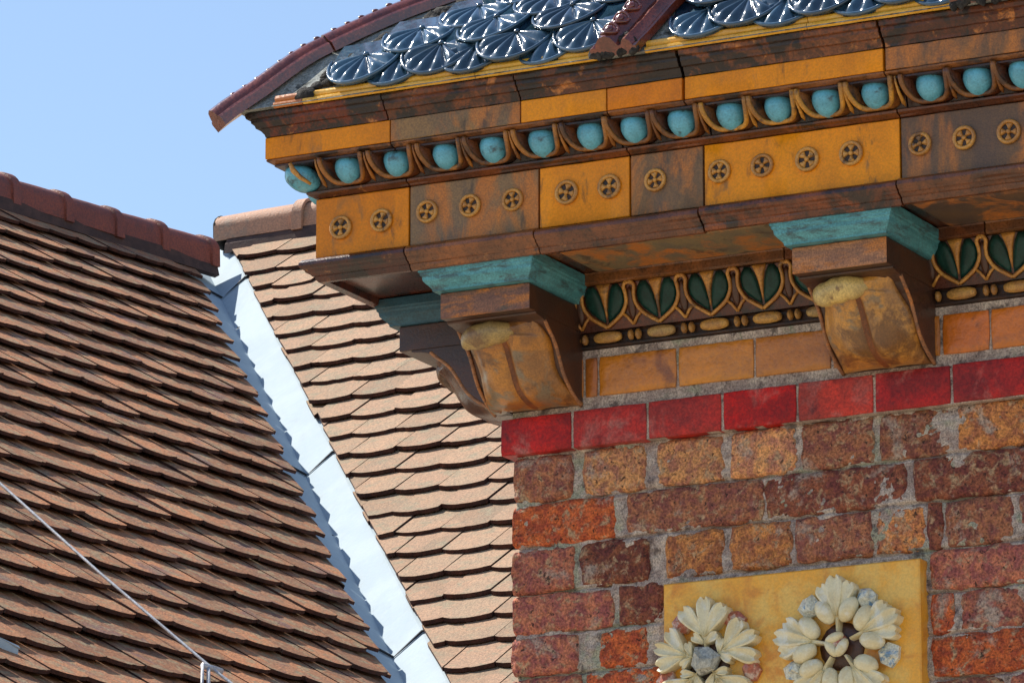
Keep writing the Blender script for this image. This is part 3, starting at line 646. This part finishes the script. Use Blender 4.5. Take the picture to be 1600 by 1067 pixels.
# ------------------------------------------------------------------ consoles
def console(label, loc, rz, cblock, cleaf, croll, ccap=(1, 1, 1)):
    c = thing('console', label, 'console', 'consoles under the cornice', loc, rz)
    hw = .0825
    m = MB(); lv = [(.2885, .1065, .236), (.2740, .1065, .236), (.2725, .1045, .234), (.2690, .1040, .2335), (.2665, .1015, .231), (.2600, .1005, .230), (.2560, .0975, .226), (.2510, .0925, .2205), (.2470, .0895, .2170), (.2435, .0890, .2165)]
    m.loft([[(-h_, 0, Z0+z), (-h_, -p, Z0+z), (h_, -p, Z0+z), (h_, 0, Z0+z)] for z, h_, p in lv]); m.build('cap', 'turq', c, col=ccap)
    m = MB(); R = []
    for z in (.1995, .2005, .214, .229, .2415, .2430):
        e = .001 if z in (.1995, .2430) else 0
        R.append([(-hw+e, 0, Z0+z), (-hw+e, -.2005+e, Z0+z), (hw-e, -.2005+e, Z0+z), (hw-e, 0, Z0+z)])
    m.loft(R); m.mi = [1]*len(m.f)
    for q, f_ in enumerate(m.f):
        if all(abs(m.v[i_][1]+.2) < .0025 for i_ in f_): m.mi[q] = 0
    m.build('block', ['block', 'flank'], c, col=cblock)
    # body with S-shaped flank, drawn as a prism
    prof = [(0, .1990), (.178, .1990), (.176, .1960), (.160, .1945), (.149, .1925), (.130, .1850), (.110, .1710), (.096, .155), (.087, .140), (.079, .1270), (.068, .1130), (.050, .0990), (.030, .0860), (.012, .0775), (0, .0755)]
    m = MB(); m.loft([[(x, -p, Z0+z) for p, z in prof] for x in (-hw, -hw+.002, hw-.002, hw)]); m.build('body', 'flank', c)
    # carved leaf: rows follow the S curve, columns across the width with a centre groove
    cl = smoothpts([Vector(q) for q in [(.150, .196, 0), (.158, .183, 0), (.148, .170, 0), (.136, .158, 0), (.124, .142, 0), (.113, .124, 0), (.101, .105, 0), (.084, .090, 0), (.060, .0795, 0), (.030, .0745, 0)]], 4)
    ed = smoothpts([Vector(q) for q in [(.140, .193, 0), (.128, .183, 0), (.111, .170, 0), (.099, .158, 0), (.088, .142, 0), (.078, .126, 0), (.065, .110, 0), (.046, .0955, 0), (.026, .084, 0), (.006, .0755, 0)]], 4)
    m = MB(); nr = len(cl); nc = 28; vs = []; sd_ = random.uniform(0, 40)
    for i in range(nr):
        t = i/(nr-1); wid = (.066 + .014*t) + .004*math.sin(t*9+sd_)
        for j in range(nc+1):
            s = -1+2*j/nc; k = abs(s)**2.2
            p = cl[i].x*(1-k)+ed[i].x*k; z = cl[i].y*(1-k)+ed[i].y*k
            gv = math.exp(-((s-.08)/.07)**2)*.011*min(1, max(0, (t-.22)/.1)); rim = math.exp(-((abs(s)-.93)/.06)**2)*.005
            bulge = .009*math.cos((abs(s)-.5)*math.pi)*(t > .2)
            p += -gv + rim + bulge + .0022*nzf((s*1.6, t*3, sd_), 1.5) + .0012*nzf((s*4, t*8, sd_), 1.5)
            vs.append((s*wid, -p-.002, Z0+z))
    m.add(vs, [(i*(nc+1)+j, i*(nc+1)+j+1, (i+1)*(nc+1)+j+1, (i+1)*(nc+1)+j) for i in range(nr-1) for j in range(nc)])
    m.mi = [1 if (f_ % nc) in (nc//2, nc//2+1) and f_//nc > nr*.24 else 0 for f_ in range(len(m.f))]
    n0 = len(vs)
    bd = [j for j in range(nc+1)] + [i*(nc+1)+nc for i in range(1, nr)] + [(nr-1)*(nc+1)+j for j in range(nc-1, -1, -1)] + [i*(nc+1) for i in range(nr-2, 0, -1)]
    o0 = len(m.v); m.v += [(m.v[q][0]*.97, m.v[q][1]+.05, m.v[q][2]+.006) for q in bd]
    for q in range(len(bd)): m.f.append((bd[q], o0+q, o0+(q+1) % len(bd), bd[(q+1) % len(bd)])); m.mi.append(0)
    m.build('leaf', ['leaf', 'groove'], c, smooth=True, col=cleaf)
    # rolled leaf tip
    m = MB(); rings = []
    for i in range(17):
        s = -1+2*i/16; r = .0205*(1-abs(s)**4*.40-.38*max(0, s)**1.4); cx = -.016 + s*.047
        zc = .1765 + .005*s + (.003*nzf((s*2, sd_, 0), 1.3)); pc = .1590 - .012*max(0, s)**2 - .004*s*s
        rings.append([Vector((cx, -(pc+r*.9*math.cos(2*math.pi*j/14)), Z0+zc+r*math.sin(2*math.pi*j/14)*(1.0 if math.sin(2*math.pi*j/14) > 0 else 1.12 + .12*nzf((s*3, sd_, 3), 2)))) for j in range(14)])
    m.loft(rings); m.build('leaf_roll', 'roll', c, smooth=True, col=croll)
    for s in (-1, 1):
        m = MB(); m.tube([(s*(hw-.002), -q.x-.002, Z0+q.y) for q in ed], .0034, 6); m.build('rim', 'block', c, smooth=True, col=(1.1, 1.0, .8))
    return c
console('carved console nearest the corner, with dull brown block under its turquoise cap', (.0495, 0, 0), 0, (.72, .68, .8), (.95, .85, .65), (.80, .78, .70))
console('carved console farther right, with pale cream leaf roll and orange block', (.688, 0, 0), 0, (1.35, 1.25, 1.1), (1.15, 1.2, 1.2), (1.3, 1.35, 1.2))
console('console in profile on the left side of the corner, shade tinted into its leaf', (0, .0495, 0), -math.pi/2, (.5, .45, .5), (.20, .13, .15), (.16, .10, .10), (.30, .30, .38))  # leaf and roll tinted dark to put shade on this sunlit side

# ------------------------------------------------------------------ curved glazed roof over the cornice
tr = thing('corner_roof', 'small curved corner roof of blue scallop tiles with maroon ribs', 'roof')
SP = [(.345,.560),(.320,.586),(.266,.649),(.218,.691),(.163,.734),(.115,.767),(.05,.806),(-.05,.855),(-.18,.90),(-.32,.93)]
spc = smoothpts([Vector((p, z, 0)) for p, z in SP], 6)
def surf(p):
    for a_, b_ in zip(spc, spc[1:]):
        if b_.x <= p <= a_.x:
            t = (a_.x-p)/(a_.x-b_.x); return a_.y+(b_.y-a_.y)*t
    return spc[-1].y if p < spc[-1].x else spc[0].y
def tang(p):
    d = Vector((0, .02, surf(p-.01)-surf(p+.01))); return d.normalized()   # up the slope (toward +Y)
prof = [(q.x, q.y) for q in spc] + [(-.32, .60), (.30, .5595)]
R = [[(-p, YE, Z0+z) for p, z in prof], [(-p, -p, Z0+z) for p, z in prof], [(1.34+max(0, -.0), -p, Z0+z) for p, z in prof]]
m = MB(); m.loft(R); m.build('roof_bed', 'concrete', tr, smooth=True, angle=40)
# lengths along the slope
arcs = [0]
for a_, b_ in zip(spc, spc[1:]): arcs.append(arcs[-1] + (b_-a_).length)
def p_at(s):
    for i in range(len(arcs)-1):
        if arcs[i] <= s <= arcs[i+1]: return spc[i].x + (spc[i+1].x-spc[i].x)*(s-arcs[i])/(arcs[i+1]-arcs[i])
    return spc[-1].x
def shell_data():
    m = MB(); nl, na, nr = 6, 54, 12; vs = []; R0 = .0655
    for i in range(nr+1):
        r = i/nr
        for j in range(na+1):
            f = j/na; th = math.radians(-4 - 172*f)
            lob = abs(math.sin(math.pi*nl*f))**.9
            amp = .0135*(r**.75)*(1-r**7) if r < 1 else 0
            rr = R0*r*(1 - .035*(1-lob)*(r > .85))
            hgt = .002 + .0045*(1-r)**1.5 + amp*lob
            if r > .93: hgt = .004
            vs.append((rr*math.cos(th), rr*1.24*math.sin(th), hgt))
    n1 = na+1
    m.add(vs, [(i*n1+j, i*n1+j+1, (i+1)*n1+j+1, (i+1)*n1+j) for i in range(nr) for j in range(na)])
    rim = [Vector((R0*1.035*math.cos(math.radians(-2-176*j/na)), R0*1.28*math.sin(math.radians(-2-176*j/na)), .004)) for j in range(na+1)]
    m.tube(rim[::2], .0034, 6)
    # flat plate under the shell and up to the nail end
    pl = [(R0*1.02*math.cos(math.radians(-176*j/20)), R0*1.26*math.sin(math.radians(-176*j/20))) for j in range(21)] + [(-R0, .05), (R0, .05)]
    N = len(pl); m.add([(x, y, -.003) for x, y in pl]+[(x, y, .003) for x, y in pl], [tuple(range(N)), tuple(range(N, 2*N))]+[(i, (i+1) % N, N+(i+1) % N, N+i) for i in range(N)])
    m.ell((0, -.001, .0085), ((.0055, 0, 0), (0, .0055, 0), (0, 0, .0035)), 10, 6)
    return m.data('scallop_tile', 'shell', True)
SH = shell_data()
row = .0665; per = .1405
RIBX = lambda p, x0: x0 + (.35-p)*.42
for k in range(0, 11):
    s = .060 + .0665*(k-1) if k else .048
    if k == 0: s = .052
    p = p_at(s + .012); tg = tang(p); nrm = Vector((1, 0, 0)).cross(tg)
    for j in range(-4, 10):
        x = -.1290 + per*j + (per/2 if k % 2 == 0 else 0) + .42*(.325-p)*.45
        if x < -p + .125 or x > 1.30: continue
        skip = False
        for xr in (.366, .994):
            if abs(x - RIBX(p, xr)) < .052: skip = True
        if skip: continue
        o = link('scallop_tile', SH, tr)
        tilt = math.radians(2.5)
        R = Matrix((Vector((1, 0, 0)), tg, nrm)).transposed().to_4x4() @ Matrix.Rotation(-tilt + random.uniform(-.05, .05), 4, 'X') @ Matrix.Rotation(random.uniform(-.05, .05), 4, 'Y') @ Matrix.Rotation(random.uniform(-.05, .05), 4, 'Z')
        R.translation = Vector((x, -p, Z0+surf(p))) + tg*.024 + nrm*(.010 if k else .004)
        o.matrix_local = R
# broken dark mortar along the edge of the scale tiles
m = MB()
for i in range(60):
    s = .02 + .0075*i; p = p_at(s); x = -p + .105 + .012*nzf((s, 0, 0), 60)
    r = random.uniform(.006, .016); m.ell((x+random.uniform(-.012, .03), -p, Z0+surf(p)+.002), ((r*1.3, 0, 0), (0, r, r*.5), (0, -r*.3, r*.6)), 8, 6, .5)
m.build('mortar_fillet', 'moss', tr, smooth=True)
# hip tiles along the mitre
def hip_tile(sA_, sB_, name='hip_tile'):
    m = MB(); rings = []; sec = [(-.024,-.012),(-.025,.003),(-.021,.007),(-.018,.006),(-.016,.011),(-.010,.020),(0,.0235),(.010,.020),(.016,.011),(.018,.006),(.021,.007),(.025,.003),(.024,-.012)]
    n = 8; lat = Vector((1, -1, 0)).normalized()
    for i in range(n+1):
        s = sA_+(sB_-sA_)*i/n; p = p_at(max(0, s)) if s >= 0 else spc[0].x - s*.62
        z = surf(p) if s >= 0 else spc[0].y + s*.78
        q0 = p_at(max(0, s)+.01); d = Vector((p-q0 if s > 0 else .0065, p-q0 if s > 0 else .0065, (surf(q0)-z) if s > 0 else .0075)).normalized(); nn = lat.cross(d); nn = nn if nn.z > 0 else -nn
        sc = 1.06 - .06*i/n
        rings.append([Vector((-p, -p, Z0+z+.006)) + lat*l*sc + nn*h*sc for l, h in sec])
    m.loft(rings)
    for i in range(int((sB_-sA_)/.0215)):
        s = sA_ + .0215*(i+.5)
        if s < 0: p = spc[0].x - s*.62; z = spc[0].y + s*.78
        else: p = p_at(s); z = surf(p)
        m.ell(Vector((-p, -p, Z0+z+.0315)), ((.0045, .0045, .002), (.0032, -.0032, 0), (-.002, -.002, .0040)), 8, 6)
    return m.build(name, 'maroon', tr, smooth=True, angle=40)
s = -.035
for L in (.20, .19, .19, .19, .19): hip_tile(s, s+L-.003); s += L
# ribs on the front slope
def rib(x0):
    sec = [(-.040,-.004),(-.041,.010),(-.034,.013),(-.030,.011),(-.027,.018),(-.018,.027),(-.008,.029),(.002,.025),(.008,.015),(.011,.011),(.016,.012),(.020,.019),(.027,.021),(.033,.016),(.036,.009),(.041,.008),(.041,-.004)]
    m = MB(); rings = []; n = 26
    for i in range(n+1):
        s_ = -.012 + .50*i/n; p = p_at(max(0, s_)); tg = tang(max(-.3, min(.335, p))); nrm = Vector((1, 0, 0)).cross(tg)
        base = Vector((RIBX(p, x0), -p, Z0+surf(p))) + tg*min(0, s_)
        rings.append([base + Vector((l, 0, 0)) + nrm*(h*1.15+.010) for l, h in sec])
    m.loft(rings)
    m.build('rib', 'maroon', tr, smooth=True, angle=40)
    m = MB()
    for i in range(14):
        s_ = .012 + .034*i; p = p_at(s_); tg = tang(min(.335, p)); nrm = Vector((1, 0, 0)).cross(tg)
        c = Vector((RIBX(p, x0)-.010, -p, Z0+surf(p))) + nrm*.0452
        pts = [c + Vector((.0150*math.cos(a_), 0, 0)) + tg*(.0145*math.sin(a_)) - nrm*(.008*math.cos(a_)**2) for a_ in [2*math.pi*q/18 for q in range(19)]]
        m.tube(pts, .0028, 6); m.ell(c - nrm*.002, (Vector((.008, 0, 0)), tg*.009, nrm*.005), 10, 6)
    m.build('ring_ornament', 'maroon', tr, smooth=True)
    m = MB()
    for i in range(22):
        m.ell((x0-.038+.0036*i+random.uniform(-.003, .003), -.3575, Z0+.563+random.uniform(-.008, .020)), ((.0085, 0, 0), (0, .007, 0), (0, 0, .011)), 8, 6, .5)
    m.build('mortar_lump', 'moss', tr, smooth=True)
rib(.366); rib(.994)
# yellow edging: two rolls
def roll_prof(c1, r1, c2, r2):
    a1 = [(c1[0]+r1*math.cos(t), c1[1]+r1*math.sin(t)) for t in [math.radians(q) for q in (-60, -30, 0, 30, 60, 90, 130)]]
    a2 = [(c2[0]+r2*math.cos(t), c2[1]+r2*math.sin(t)) for t in [math.radians(q) for q in (-140, -90, -45, 0, 40, 80)]]
    return [(c1[0]-.03, c2[1]-r2)] + a2 + a1 + [(c1[0]-.03, c1[1]+r1*.8)]
gp = roll_prof((.3310, .5745), .0070, (.3385, .5632), .0052)
for xa, xb, c in ((-.275, -.219, (.62, .38, .9)), (-.219, .105, (1, 1, 1)), (.105, .327, (1, 1.02, 1)), (.413, .700, (1, 1, 1)), (.700, .957, (1, 1.02, 1)), (1.04, 1.34, (1, 1, 1))):
    mould('yellow_edging', gp, xa, xb, 'gold', parent=tr, col=c, jit=.0008, gap=.0007)

# ------------------------------------------------------------------ flower panel
fpn = thing('flower_panel', 'square yellow ceramic panel with cream relief flowers on the brick wall', 'ceramic panel')
px0, px1, pz1 = .287, .7425, 3.7555; pz0 = pz1-.2740; PY = -.024
m = MB(); R = []
for y, e in ((.03, 0), (PY+.002, 0), (PY, .002)):
    R.append([(px0+e, y, pz0+e), (px1-e, y, pz0+e), (px1-e, y, pz1-e), (px0+e, y, pz1-e)])
m.loft(R); m.build('slab', 'panel', fpn)
def place(cx, cz, ang, lean=0):
    ca, sa = math.cos(ang), math.sin(ang)
    return lambda u, v, h: Vector((cx + (u*ca - v*sa), PY - h - .004, cz + (u*sa + v*ca)))
def lobed(fn, outline, name, mat, par, h=.013, ribw=.004, tipdrop=.35):
    """leaf from a half outline (u along, v across): raised midrib, cupped lobes, thick edge"""
    N = len(outline); m = MB(); K = 7; vs = []
    for (u, v) in outline:
        for k in range(-K, K+1):
            f = k/K; uu = u if abs(f) > .05 else u
            hh = h*(1 - .30*abs(f)**1.6) + ribw*math.exp(-(f/.16)**2) - .003*math.cos(f*math.pi*2.)*.6 + .004*math.sin(u*60)
            vs.append(fn(uu + .10*v*abs(f), v*f, hh))
    n1 = 2*K+1
    m.add(vs, [(i*n1+k, i*n1+k+1, (i+1)*n1+k+1, (i+1)*n1+k) for i in range(N-1) for k in range(n1-1)])
    bd = [k for k in range(n1)] + [i*n1+n1-1 for i in range(1, N)] + [(N-1)*n1+k for k in range(n1-2, -1, -1)] + [i*n1 for i in range(N-2, 0, -1)]
    o = len(m.v)
    m.v += [(m.v[q][0], PY-.001, m.v[q][2]) for q in bd]
    for q in range(len(bd)): m.f.append((bd[q], o+q, o+(q+1) % len(bd), bd[(q+1) % len(bd)])); m.mi.append(0)
    return m.build(name, mat, par, smooth=True, angle=50)
def drop(par, fn, a, b, W, h, name='leaf_lobe', base=.010):
    a, b = Vector(a), Vector(b); d = b-a; L = d.length; d /= L; q = Vector((-d.y, d.x)); ol = []
    for t in (.02, .10, .22, .38, .55, .70, .82, .91, .97): ol.append((t, 1.12*t**.62*(1-t**7)**.5))
    pts = [a + d*L*t + q*W*w_ for t, w_ in ol] + [b] + [a + d*L*t - q*W*w_ for t, w_ in ol[::-1]]
    m = MB(); K = 4; n1 = 2*K+1; T = [.02, .10, .22, .38, .55, .70, .82, .91, .97]
    for (t, w_) in ol:
        for k in range(-K, K+1):
            f = k/K; notch = -.06*L*max(0, t-.8)/.17*(1-abs(f)**.7) + .03*L*max(0, t-.8)/.17*(abs(abs(f)-.55) < .2)
            p = a + d*(L*t + notch) + q*(W*w_*f)
            hh = h*(.42 + .75*abs(f)**1.4 - .75*max(0, abs(f)-.72)**1.1*2.2) + .003*math.sin(t*3.0) + .0012*nzf((p.x, t, p.y), 120)
            if abs(f) < .05: hh += .0022*(1-t)
            m.v.append(tuple(fn(p.x, p.y, base + hh)))
    N = len(ol)
    for r_ in range(N-1):
        for k in range(n1-1): m.f.append((r_*n1+k, r_*n1+k+1, (r_+1)*n1+k+1, (r_+1)*n1+k)); m.mi.append(0)
    bd = [k for k in range(n1)] + [r_*n1+n1-1 for r_ in range(1, N)] + [(N-1)*n1+k for k in range(n1-2, -1, -1)] + [r_*n1 for r_ in range(N-2, 0, -1)]
    o = len(m.v); m.v += [(m.v[b_][0], PY+.0005, m.v[b_][2]) for b_ in bd]
    for b_ in range(len(bd)): m.f.append((bd[b_], o+b_, o+(b_+1) % len(bd), bd[(b_+1) % len(bd)])); m.mi.append(0)
    return m.build(name, 'cream', par, smooth=True, angle=45)
def gem(par, cx, cz, r, mat, seed):
    rnd = random.Random(seed); m = MB(); n = 6; a0 = rnd.uniform(0, 1)
    ring = [(cx+r*rnd.uniform(.8, 1.15)*math.cos(a0+2*math.pi*j/n), cz+r*rnd.uniform(.8, 1.15)*math.sin(a0+2*math.pi*j/n)) for j in range(n)]
    ring2 = [(cx+(x-cx)*.55+rnd.uniform(-.2, .2)*r, cz+(z-cz)*.55+rnd.uniform(-.2, .2)*r) for x, z in ring]
    vs = [(x, PY, z) for x, z in ring] + [(x, PY-.009, z) for x, z in ring] + [(x, PY-.009-r*rnd.uniform(.15, .55), z) for x, z in ring2] + [(cx, PY-.011-r*.5, cz)]
    fs = [(j, (j+1) % n, n+(j+1) % n, n+j) for j in range(n)] + [(n+j, n+(j+1) % n, 2*n+j) for j in range(n)] + [(n+(j+1) % n, 2*n+(j+1) % n, 2*n+j) for j in range(n)] + [(2*n+j, 2*n+(j+1) % n, 3*n) for j in range(n)]
    m.add(vs, fs); return m.build('gem', mat, par)
def hub(name, cx, cz, r):   # low dark-glazed boss the leaves spring from
    m = MB(); m.ell((cx, PY, cz), ((r, 0, 0), (0, .007, 0), (0, 0, r)), 20, 8); return m.build(name, 'flank', fpn, smooth=True)
# right flower: open bud, five three-lobed leaves each with a pair of buds
cx, cz = .606, 3.6235
fr = hub('flower', cx, cz, .040)
fan = [(.022, .0035), (.036, .0045), (.050, .0075), (.062, .0150), (.073, .0225), (.080, .0245), (.082, .0180), (.088, .0165), (.097, .0135), (.105, .0075), (.108, .0015)]
for i, a_ in enumerate((92, 22, 168, 236, 304)):
    A = math.radians(a_); fn = place(cx, cz, A)
    lobed(fn, [(u*random.uniform(.97, 1.03), v*.8) for u, v in fan], 'leaf', 'cream', fr, .012, .002)
    drop(fr, fn, (.046, 0), (.115, .001), .0165, .010)
    drop(fr, fn, (.054, .003), (.101, .0270), .0145, .008); drop(fr, fn, (.054, -.003), (.101, -.0270), .0145, .008)
    for s in (-1, 1):
        m = MB(); c = fn(.056, s*.0205, .013); d = (fn(.07, s*.033, .013)-fn(.04, s*.012, .013)).normalized(); q = Vector((0, -1, 0)).cross(d)
        m.ell(c, (d*.0225, q*.0150, Vector((0, .013, 0))), 16, 10, .08); m.build('bud', 'cream', fr, smooth=True)
for i, a_ in enumerate((128, 57, -14, 202, 270)):
    A = math.radians(a_); gem(fr, cx+.088*math.cos(A), cz+.088*math.sin(A), .0195, 'gemblue', i+3)
m = MB(); m.ell((cx-.004, PY-.014, cz+.002), ((.020, 0, 0), (0, .014, 0), (0, 0, .020)), 16, 10); m.build('seed', 'gemred', fr, smooth=True)
for a_ in (110, 215, -35):
    A = math.radians(a_); m = MB(); c = Vector((cx+.011*math.cos(A), PY-.024, cz+.011*math.sin(A))); d = Vector((math.cos(A), 0, math.sin(A))); q = Vector((-math.sin(A), 0, math.cos(A)))
    m.ell(c, (d*.0085, q*.0170, Vector((0, .010, 0))), 14, 8); m.build('petal', 'cream', fr, smooth=True)
# left flower: acanthus leaves round a faceted stone
cx, cz = .370, 3.6185
fl_ = hub('flower', cx, cz, .038)
ac = [(.020, .0025), (.036, .0035), (.040, .012), (.0445, .0195), (.049, .0165), (.051, .0080), (.058, .0110), (.066, .0235), (.072, .0300), (.077, .0250), (.0785, .0130), (.085, .0135), (.094, .0140), (.100, .0085), (.104, .0015)]
for i, a_ in enumerate((90, 22, 162, 232, 306)):
    A = math.radians(a_); fn = place(cx, cz, A); sc = (1.0, .95, .90, .95, .95)[i]
    lobed(fn, [(u*sc*.96, v*sc*.7) for u, v in ac], 'leaf', 'cream', fl_, .011, .002)
    for a, b, W, h in (((.038, 0), (.108, .0), .0145, .010), ((.042, .002), (.088, .038), .0165, .010), ((.042, -.002), (.088, -.038), .0165, .010),
                       ((.028, .001), (.044, .023), .0095, .007), ((.028, -.001), (.044, -.023), .0095, .007)):
        drop(fl_, fn, (a[0]*sc, a[1]*sc), (b[0]*sc*random.uniform(.97, 1.03), b[1]*sc*random.uniform(.92, 1.08)), W*sc, h)
m = gem(fl_, cx, cz, .027, 'gemgrey', 8); m.location.y = -.014
for i, a_ in enumerate((124, 52, -14, 200, 270)):
    A = math.radians(a_); gem(fl_, cx+.080*math.cos(A), cz+.080*math.sin(A), .019, 'gemred', i+20)
